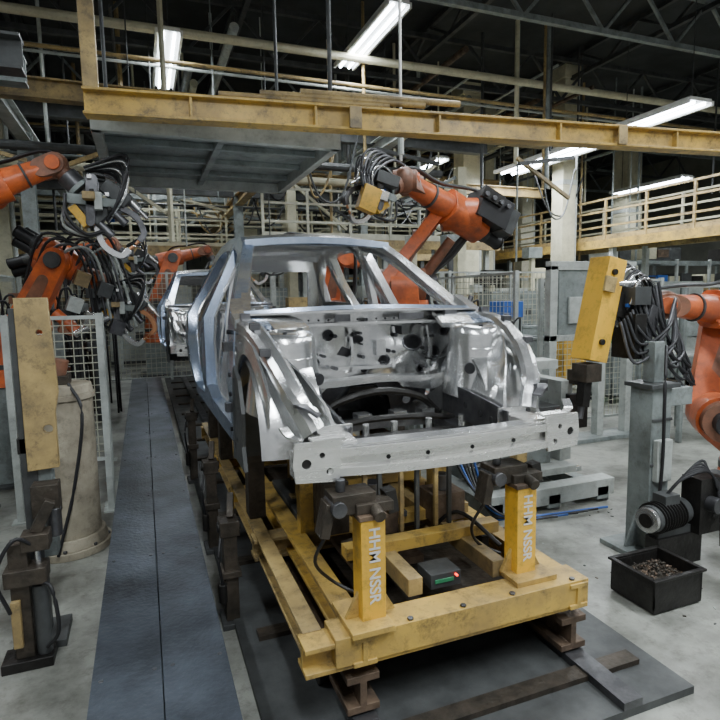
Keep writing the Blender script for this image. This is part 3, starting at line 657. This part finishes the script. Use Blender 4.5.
b.cyl((2.85,2.495,.33),(2.89,2.50,.33),.078,STEEL,n=24);b.cyl((2.84,2.494,.33),(2.86,2.497,.33),.045,DARK,n=20)
b.box((3.04,2.52,.44),(.12,.10,.06),GRYD);b.bx(3.22,3.42,2.42,2.56,.20,.56,DARK);b.cyl((3.30,2.42,.40),(3.30,2.35,.40),.05,STEELD)
for i in range(6):b.tube([(3.04,2.52,.46),(3.12+.03*i,2.48,.56+.02*i),(3.3,2.43,.60),(3.34+.02*i,2.38,.4),(3.3+.03*i,2.33,.15)],.009,RUB)
b.build()
# ---------------------------------------------------------------- overhead
b=B('overhead_guard_canopy',.005)
x0,x1,y0,y1,z=-.28,1.62,4.58,6.7,2.97
for a in((x0,x1,y0,y0+.07),(x0,x1,y1-.07,y1),(x0,x0+.07,y0,y1),(x1-.07,x1,y0,y1)):b.bx(*a,z,z+.14,GRYL)
b.bx(x0+.07,x1-.07,y0+.07,y1-.07,z+.10,z+.12,GRY)
for i in range(1,4):
    y=y0+(y1-y0)*i/4;b.bx(x0+.07,x1-.07,y-.02,y+.02,z+.05,z+.10,GRY)
b.bx((x0+x1)/2-.03,(x0+x1)/2+.03,y0+.07,y1-.07,z+.04,z+.10,GRY)
for x in(x0+.05,x1-.05):
    for y in(y0+.1,y1-.1):b.cyl((x,y,z+.14),(x,y,6.9),.02,GRYD,n=8)
b.build()
b=B('yellow_gantry_beam',.004)
GX=lambda x:4.45-.85*(x+.3)/7.9
b.ibeam((-.3,GX(-.3),3.11),(7.6,GX(7.6),3.11),.14,.18,.02,YEL)
for x in(.4,1.3,2.3,3.4,4.6,5.8):b.bx(x-.01,x+.01,GX(x)-.06,GX(x)+.06,3.035,3.185,YEL)
for x in(1.6,4.0,6.4):b.bx(x-.05,x+.05,GX(x)-.085,GX(x)-.07,3.03,3.19,YELP)
b.bx(7.5,7.7,3.5,3.7,0,3.3,YEL);b.bx(-.3,-.2,4.40,4.50,3.2,7.1,YELP)
for i,x in enumerate((.6,.9,1.2)):b.cyl((x,GX(x),3.23+.03*i),(x+1.3,GX(x+1.3),3.23+.03*i),.025,YELP)
b.build()
b=B('hanging_hose')
b.cyl((2.80,5.9,7.1),(2.80,5.9,3.25),.018,WHT,n=8);b.cyl((2.80,5.9,3.75),(2.80,5.9,3.32),.035,GRYL,n=10);b.build()
def column(x,y,w,m=CREAM,h=7.2):
    b=B('steel_stanchion',.006)
    b.bx(x-w/2,x+w/2,y-w/2,y+w/2,0,h,m);b.bx(x-w*.7,x+w*.7,y-w*.7,y+w*.7,0,.05,GRY);b.bx(x-w*.6,x+w*.6,y-w*.6,y+w*.6,h-.3,h,m)
    for z in(2.2,4.4):b.bx(x-w*.53,x+w*.53,y-w*.53,y+w*.53,z,z+.12,GRYL)
    b.cyl((x+w*.65,y-w*.3,0),(x+w*.65,y-w*.3,h),.05,GRYL,n=8);b.build()
for a in((8.3,13.4,.5),(10.0,11.6,.40),(9.6,14.4,.3),(12.9,17.0,.5),(15.6,15.0,.6),(3.6,20,.5),(-2.8,14.5,.4),(8.3,20,.5),(17,10,.6),(-3.2,8,.35),(1.0,18.2,.4),(5.8,17.2,.4),(11.5,21,.5)):column(*a)
def rail(b,p0,p1,z,m,h=1.1,seg=1.2):
    p0=V(p0);p1=V(p1);n=max(1,round((p1-p0).length/seg))
    for i in range(n+1):
        q=p0.lerp(p1,i/n);b.beam((q.x,q.y,z),(q.x,q.y,z+h),.05,.05,m)
    for hh in(.36,.72,h):b.beam((p0.x,p0.y,z+hh),(p1.x,p1.y,z+hh),.045,.045,m)
    b.beam((p0.x,p0.y,z+.08),(p1.x,p1.y,z+.08),.015,.15,m)
b=B('maintenance_catwalk')
b.bx(10.5,11.6,6,26,2.92,2.96,GRY);b.bx(10.42,10.5,6,26,2.80,3.0,YEL);b.bx(11.6,11.68,6,26,2.80,3.0,YELP)
rail(b,(10.5,6,0),(10.5,26,0),2.96,YELP,1.0);rail(b,(11.6,6,0),(11.6,26,0),2.96,CREAM,1.0)
for y in(7,10.5,16,22):
    for x in(10.55,11.6):b.beam((x,y,0),(x,y,2.85),.12,.12,GRYL,up=(0,1,0))
b.build()
b=B('maintenance_catwalk')
b.bx(-6,10.3,15.2,16.2,3.0,3.04,GRY);b.bx(-6,10.3,15.12,15.2,2.86,3.10,YELP)
rail(b,(-6,15.2,0),(10.3,15.2,0),3.04,CREAM);rail(b,(-6,16.2,0),(10.3,16.2,0),3.04,CREAM)
for x in(-5,-.6,3.6,6.4,9.6):b.beam((x,15.3,0),(x,15.3,2.9),.12,.12,GRYL,up=(0,1,0))
b.build()
b=B('maintenance_catwalk')
b.bx(2.3,7.8,11.2,12.0,2.85,2.9,GRY);b.bx(2.3,7.8,11.14,11.2,2.75,2.93,YELP)
rail(b,(2.3,11.2,0),(7.8,11.2,0),2.9,WIRE,1.0,.9)
for x in(2.5,5,7.6):b.beam((x,11.4,0),(x,11.4,2.8),.1,.1,GRYL,up=(0,1,0))
b.build()
def truss(b,p0,p1,h,m,n=10):
    p0=V(p0);p1=V(p1);u=V((0,0,h))
    b.beam(p0,p1,.09,.09,m);b.beam(p0+u,p1+u,.09,.09,m)
    for i in range(n):
        a=p0.lerp(p1,i/n);c=p0.lerp(p1,(i+.5)/n);d=p0.lerp(p1,(i+1)/n)
        b.beam(a,c+u,.05,.05,m);b.beam(c+u,d,.05,.05,m)
b=B('roof_truss')
for y in range(2,32,3):truss(b,(-9,y,6.2),(21,y,6.2),.9,GRYD if y%2 else GRY,18)
for x in(-6,-2,2,6,10,14,18):truss(b,(x,0,6.9),(x,31,6.9),.5,GRYD,18)
b.build()
b=B('overhead_service_pipes')
for i in range(26):
    x=R.uniform(-5,12);z=R.uniform(4.3,6.2);r=R.choice([.025,.04,.06,.08])
    if x<2.5 and z<5: z+=1
    if 6<x<11 and z<5.4:z=5.6
    b.cyl((x,R.uniform(9,12),z),(x,R.uniform(18,30),z),r,R.choice([GRYL,GRY,CREAM,YELP,GRYD,RUST]),n=10)
for i in range(44):
    y=R.uniform(9,24);z=R.uniform(3.8,6.2);r=R.choice([.025,.03,.05,.07])
    b.cyl((R.uniform(-8,0),y,z),(R.uniform(4,7) if z<5.4 else 14,y,z),r,R.choice([GRYL,GRY,CREAM,YELP,GRYD,GRYD,YELP]),n=10)
for i in range(110):
    x=R.uniform(-4,13);y=R.uniform(9,22);b.cyl((x,y,R.uniform(2.4,4.6)),(x,y,7),R.choice([.012,.02,.03,.045]),R.choice([GRYD,GRYL,CREAM,YELP,GRY]),n=6)
for i in range(30):
    x=R.uniform(1,9);y=R.uniform(9.5,18);d=R.uniform(.6,1.6)
    b.tube([(x,y,4.6),(x+d*.3,y,3.9-.4*R.random()),(x+d*.7,y,3.9-.4*R.random()),(x+d,y,4.6)],.02,R.choice([RUB,GRYD,RUB,YELP]))
b.build()
b=B('overhead_steel_gantry')
for (x0_,y0_,x1_,y1_,z) in((-5,8,6.5,8,4.3),(-5,10.5,7,10.5,4.8),(-4,7.5,-4,20,4.2),(-1.6,7.5,-1.6,20,4.4),(2.2,8.6,2.2,20,4.0),(-5,13.5,8,13.5,4.2),(-5,18,14,18,5),(-5.5,6.3,-.9,6.3,3.9),(-5.5,4.8,-.7,4.8,3.5),(-5,16.8,9,16.8,4.6),(4.4,9,4.4,20,4.6),(2.6,12.4,10,12.4,4.35),(3,14.2,10,14.2,4.9)):
    b.ibeam((x0_,y0_,z),(x1_,y1_,z),.18,.24,.02,R.choice([GRY,GRYD,YELP,YELP,GRYL]))
for (x,y) in((-4,8),(-1.6,10.5),(2.2,13.5),(-4,18),(4.4,18),(-5.4,6.3),(-2.9,4.8),(6.4,10.6),(3.2,12.5),(5.6,14.2)):
    b.ibeam((x,y,0),(x,y,4.4),.2,.2,.02,R.choice([GRYL,GRY,CREAM]),up=(0,1,0))
for k in range(40):
    x=R.uniform(-4,8);y=R.uniform(8,18);b.beam((x,y,4.2),(x+R.choice([-1.2,1.2]),y,3.2+R.random()),.06,.06,R.choice([GRY,YELP,GRYD,CREAM]))
b.build()
b=B('air_duct',.01)
b.bx(4.9,5.7,12.3,26,5.2,5.8,GRYL);b.bx(-4.5,-3.6,9,26,5,5.6,GRY)
for i in range(12):b.bx(4.86,5.74,12.6+i*1.1,12.66+i*1.1,5.16,5.84,GRY)
b.build()
def cabinet(x,y,w,d,h,m,name='control_cabinet'):
    b=B(name,.006);b.bx(x-w/2,x+w/2,y-d/2,y+d/2,.08,h,m);b.bx(x-w/2+.02,x+w/2-.02,y-d/2+.02,y+d/2-.02,0,.08,GRYD)
    n=max(1,round(w/.7))
    for i in range(n):
        a=x-w/2+w*i/n;b.bx(a+.02,a+w/n-.02,y-d/2-.015,y-d/2,.12,h-.04,m);b.bx(a+w/n-.08,a+w/n-.05,y-d/2-.03,y-d/2-.015,h*.5,h*.5+.14,DARK)
        b.bx(a+.12,a+.26,y-d/2-.02,y-d/2-.014,h*.72,h*.80,R.choice([GRYD,RED,YELB]))
    b.build()
for a in((6.0,13.0,2.1,.6,2.0,GRYL),(3.4,14.9,1.4,.6,2.0,GRY),(10.2,13.4,2.0,.6,1.9,GRYL),(7.2,9.8,1.4,.5,1.8,GRY),(.2,16.9,2.2,.6,2.1,GRYL),(8.8,10.4,1.2,.6,1.6,CREAM),(-3.0,10.8,1.2,.6,2,GRY),(8.4,6.7,1.5,.6,1.3,GRY),(13.5,11.5,2,.7,2,GRYL),(-2.9,6.8,.8,.5,1.9,GRY)):cabinet(*a)
def bin_(x,y,m,s=.5,h=.9):
    b=B('parts_bin',.01);b.bx(x-s/2,x+s/2,y-s/2,y+s/2,.1,.14,m)
    for a in((x-s/2,x+s/2,y-s/2,y-s/2+.03),(x-s/2,x+s/2,y+s/2-.03,y+s/2),(x-s/2,x-s/2+.03,y-s/2,y+s/2),(x+s/2-.03,x+s/2,y-s/2,y+s/2)):b.bx(*a,.1,h,m)
    b.bx(x-s/2-.02,x+s/2+.02,y-s/2-.02,y-s/2+.03,h-.05,h,m)
    for dx in(-.4,.4):
        for dy in(-.4,.4):b.cyl((x+dx*s,y+dy*s,0),(x+dx*s,y+dy*s,.1),.04,RUB,n=10)
    b.build()
bin_(6.3,8.2,GRY,.5,1.2);bin_(7.1,8.1,YELB,.5,1.1);bin_(7.0,6.9,GRY,.5,.9);bin_(8.3,8.0,GRN,.6,1.0);bin_(5.3,7.2,GRY,.7,1.1)
b=B('tool_chest',.008)
b.bx(5.6,6.0,7.9,8.3,.1,1.35,GRY);b.bx(5.6,6.0,7.88,8.3,1.35,1.62,BLUE)
for z in(.3,.6,.9):b.bx(5.63,5.97,7.88,7.9,z,z+.02,DARK)
for x in(5.66,5.94):
    for y in(7.96,8.24):b.cyl((x,y,0),(x,y,.1),.04,RUB,n=10)
b.build()
b=B('parts_rack',.004)
for x in(5.7,6.4,7.1):
    for y in(4.6,5.2):b.beam((x,y,0),(x,y,1.8),.05,.05,GRY,up=(0,1,0))
for z in(.5,1.0,1.5,1.78):b.bx(5.67,7.13,4.57,5.23,z,z+.03,GRYL)
for i in range(16):
    b.box((R.uniform(5.8,7.0),4.9,R.choice([.6,1.1,1.6])),(.18,.3,.16),R.choice([GRYD,STEEL,BRN,BLUE,GRYL]))
b.build()
def rack(x0,x1,y,name='storage_racking'):
    b=B(name)
    n=int((x1-x0)/1.3)
    for i in range(n+1):
        x=x0+(x1-x0)*i/n
        for yy in(y,y+.8):b.beam((x,yy,0),(x,yy,2.7),.07,.07,R.choice([GRY,GRYL]),up=(0,1,0))
    for z in(.2,1.0,1.8,2.6):
        for yy in(y,y+.8):b.beam((x0,yy,z),(x1,yy,z),.06,.1,YELP if z<2 else GRY)
        for i in range(int((x1-x0)/.5)):
            if R.random()<.75:b.box((x0+.3+i*.5,y+.4,z+.05+.22),(.42,.7,R.uniform(.2,.44)),R.choice([GRYD,GRY,GRYL,BRN,RUST,DARK,BLUE,CREAM,GRYD,DARK]))
    b.build()
rack(-6,1,19.4);rack(2.4,10.8,22.5);rack(12.4,18,12.6);rack(-6,-3.6,12.6)
b=B('welding_fixture_machinery',.005)
for i in range(44):
    x=R.uniform(2.5,4.1);y=R.uniform(5.0,8.6)
    if abs(x-3.05)<.6 and abs(y-6.3)<.6:continue
    h=R.uniform(.5,1.5);b.bx(x-.06,x+.06,y-.06,y+.06,0,h,R.choice([GRY,DARK,BRN,GRYD,YEL]))
    b.box((x,y,h),(.22,.18,.12),R.choice([GRYD,DARK,STEELD,GRY,GRYL]),(0,0,R.uniform(0,90)));b.cyl((x,y,h),(x+R.uniform(-.2,.2),y,h+.25),.03,STEELD)
    b.tube([(x,y,h),(x+.1,y-.1,h+.2),(x+.2,y,h),(x+.22,y,.1)],.012,RUB)
b.build()
b=B('welding_fixture_machinery',.005)
for i in range(30):
    x=R.uniform(-1.9,-.6);y=R.uniform(7.2,11)
    h=R.uniform(.6,2.1);b.bx(x-.06,x+.06,y-.06,y+.06,0,h,R.choice([GRY,DARK,GRYD,BRN]));b.box((x,y,h),(.24,.2,.14),R.choice([GRYD,DARK,YELP,GRY,ORGD]),(0,0,R.uniform(0,90)))
    b.tube([(x,y,h),(x+.1,y-.1,h+.3),(x+.2,y,h+.1),(x+.22,y,.1)],.015,RUB)
b.build()
b=B('welding_fixture_machinery',.005)
for i in range(60):
    x=R.uniform(2.6,9.5);y=R.uniform(9.4,11.0) if i%2 else R.uniform(13.6,14.6)
    if abs(x-3.4)<.7 and y<11:continue
    h=R.uniform(1.2,2.9);b.bx(x-.05,x+.05,y-.05,y+.05,0,h,R.choice([GRY,GRYL,CREAM,GRYD,YELP]))
    b.box((x,y,h),(R.uniform(.2,.5),.25,R.uniform(.12,.3)),R.choice([GRYD,DARK,GRYL,CREAM,YELP,GRY]));b.beam((x,y,h*.8),(x+R.choice([-.7,.7]),y,h*.8),.05,.05,R.choice([GRYL,YELP]))
b.build()
# ---------------------------------------------------------------- shell
FLOOR=mat('factory_floor_concrete',(.36,.37,.33),.0,.36,(.085,.085,.072),1.2,.15,12,.36,.60,rvar=.15,grime=.55)
CEIL=mat('ceiling_sheet',(.055,.06,.06),0,.8,(.028,.03,.032),1)
WALL=mat('wall_cladding',(.24,.245,.20),0,.8,(.12,.12,.10),.6)
b=B('floor');b.bx(-10,22,-8,32,-.1,0,FLOOR);b.build()
b=B('ceiling');b.bx(-10,22,-8,32,7.5,7.6,CEIL);b.build()
b=B('wall_back')
b.bx(-10,22,32,32.2,0,7.5,WALL)
for i in range(54):b.bx(-10+i*.6,-9.9+i*.6,31.95,32,0,7.5,WALL)
b.build()
b=B('wall_left');b.bx(-10.2,-10,-8,32,0,7.5,WALL);b.build()
b=B('wall_right');b.bx(22,22.2,-8,32,0,7.5,WALL);b.build()
b=B('floor_debris')
for i in range(60):
    x=R.uniform(2.2,4.6);y=R.uniform(1.9,3.4)
    b.box((x,y,.003),(R.uniform(.01,.025),R.uniform(.005,.012),.004),R.choice([GRYD,BRN,RUST,GRYL]),(0,0,R.uniform(0,180)))
b.build()
# ---------------------------------------------------------------- lamps
def lamp(x,y,z,L=2.5,p=120,w=1.0):
    b=B('fluorescent_light_fixture')
    b.bx(-.16*w,.16*w,-L/2,L/2,.05,.11,WHT);b.bx(-.20*w,-.16*w,-L/2,L/2,.0,.08,WHT);b.bx(.16*w,.20*w,-L/2,L/2,.0,.08,WHT)
    for e in(-.08*w,.08*w):b.cyl((e,-L/2+.03,.025),(e,L/2-.03,.025),.02*w,LAMP,n=8)
    for e in(-1,1):b.cyl((0,e*L*.4,.11),(0,e*L*.4,6.9-z),.008,GRYD,n=6)
    o=b.build((x,y,z))
    l=bpy.data.lights.new('lamp_light','AREA');l.shape='RECTANGLE';l.size=.34*w;l.size_y=L*.95;l.energy=p;l.color=(.92,.97,1)
    lo=bpy.data.objects.new('lamp_light',l);lo.location=(0,0,-.005);bpy.context.scene.collection.objects.link(lo);lo.parent=o
for a in((8.9,11.0,4.78,2.9,220,2.0),(9.2,8.2,4.95,1.8,190,1.6),(7,13.2,5.0,1.6,100),(14.6,13.2,4.9,2.6,140,1.4),(9.2,4.4,5.1,2.5,170),(12.5,20,5.4,3,110),
   (.3,-.6,4.4,2.4,170),(3.6,.3,4.6,2.4,180),(-3.2,2.8,5,2.4,110),(-3.2,8,5.2,2.4,80),(3.6,4.9,5.9,2.2,130),(3.7,9,5.9,2.4,110),(.6,10.5,5.7,2.4,70),(.5,15,5.7,2.4,80),(5,18,5.7,2.4,100),(-5,15,5.7,2.4,60),(6.5,2,5.2,2.4,160),(-.5,22,5.7,2.4,90),(16,8,5.4,2.6,120)):  # first two are unseen, added near the camera to brighten the car front
    lamp(*a)
w=bpy.data.worlds.new('World');bpy.context.scene.world=w;w.use_nodes=True
w.node_tree.nodes['Background'].inputs[0].default_value=(.92,.96,.98,1);w.node_tree.nodes['Background'].inputs[1].default_value=.48
# ---------------------------------------------------------------- camera
cam=bpy.data.cameras.new('camera');cam.lens=28;cam.sensor_width=36;cam.clip_end=200
co=bpy.data.objects.new('camera',cam);bpy.context.scene.collection.objects.link(co)
co.matrix_world=Matrix.Translation((0,0,1.75))@Matrix.Rotation(math.radians(-21),4,'Z')@Matrix.Rotation(math.radians(83.5),4,'X')@Matrix.Rotation(math.radians(-1.0),4,'Z')
bpy.context.scene.camera=co
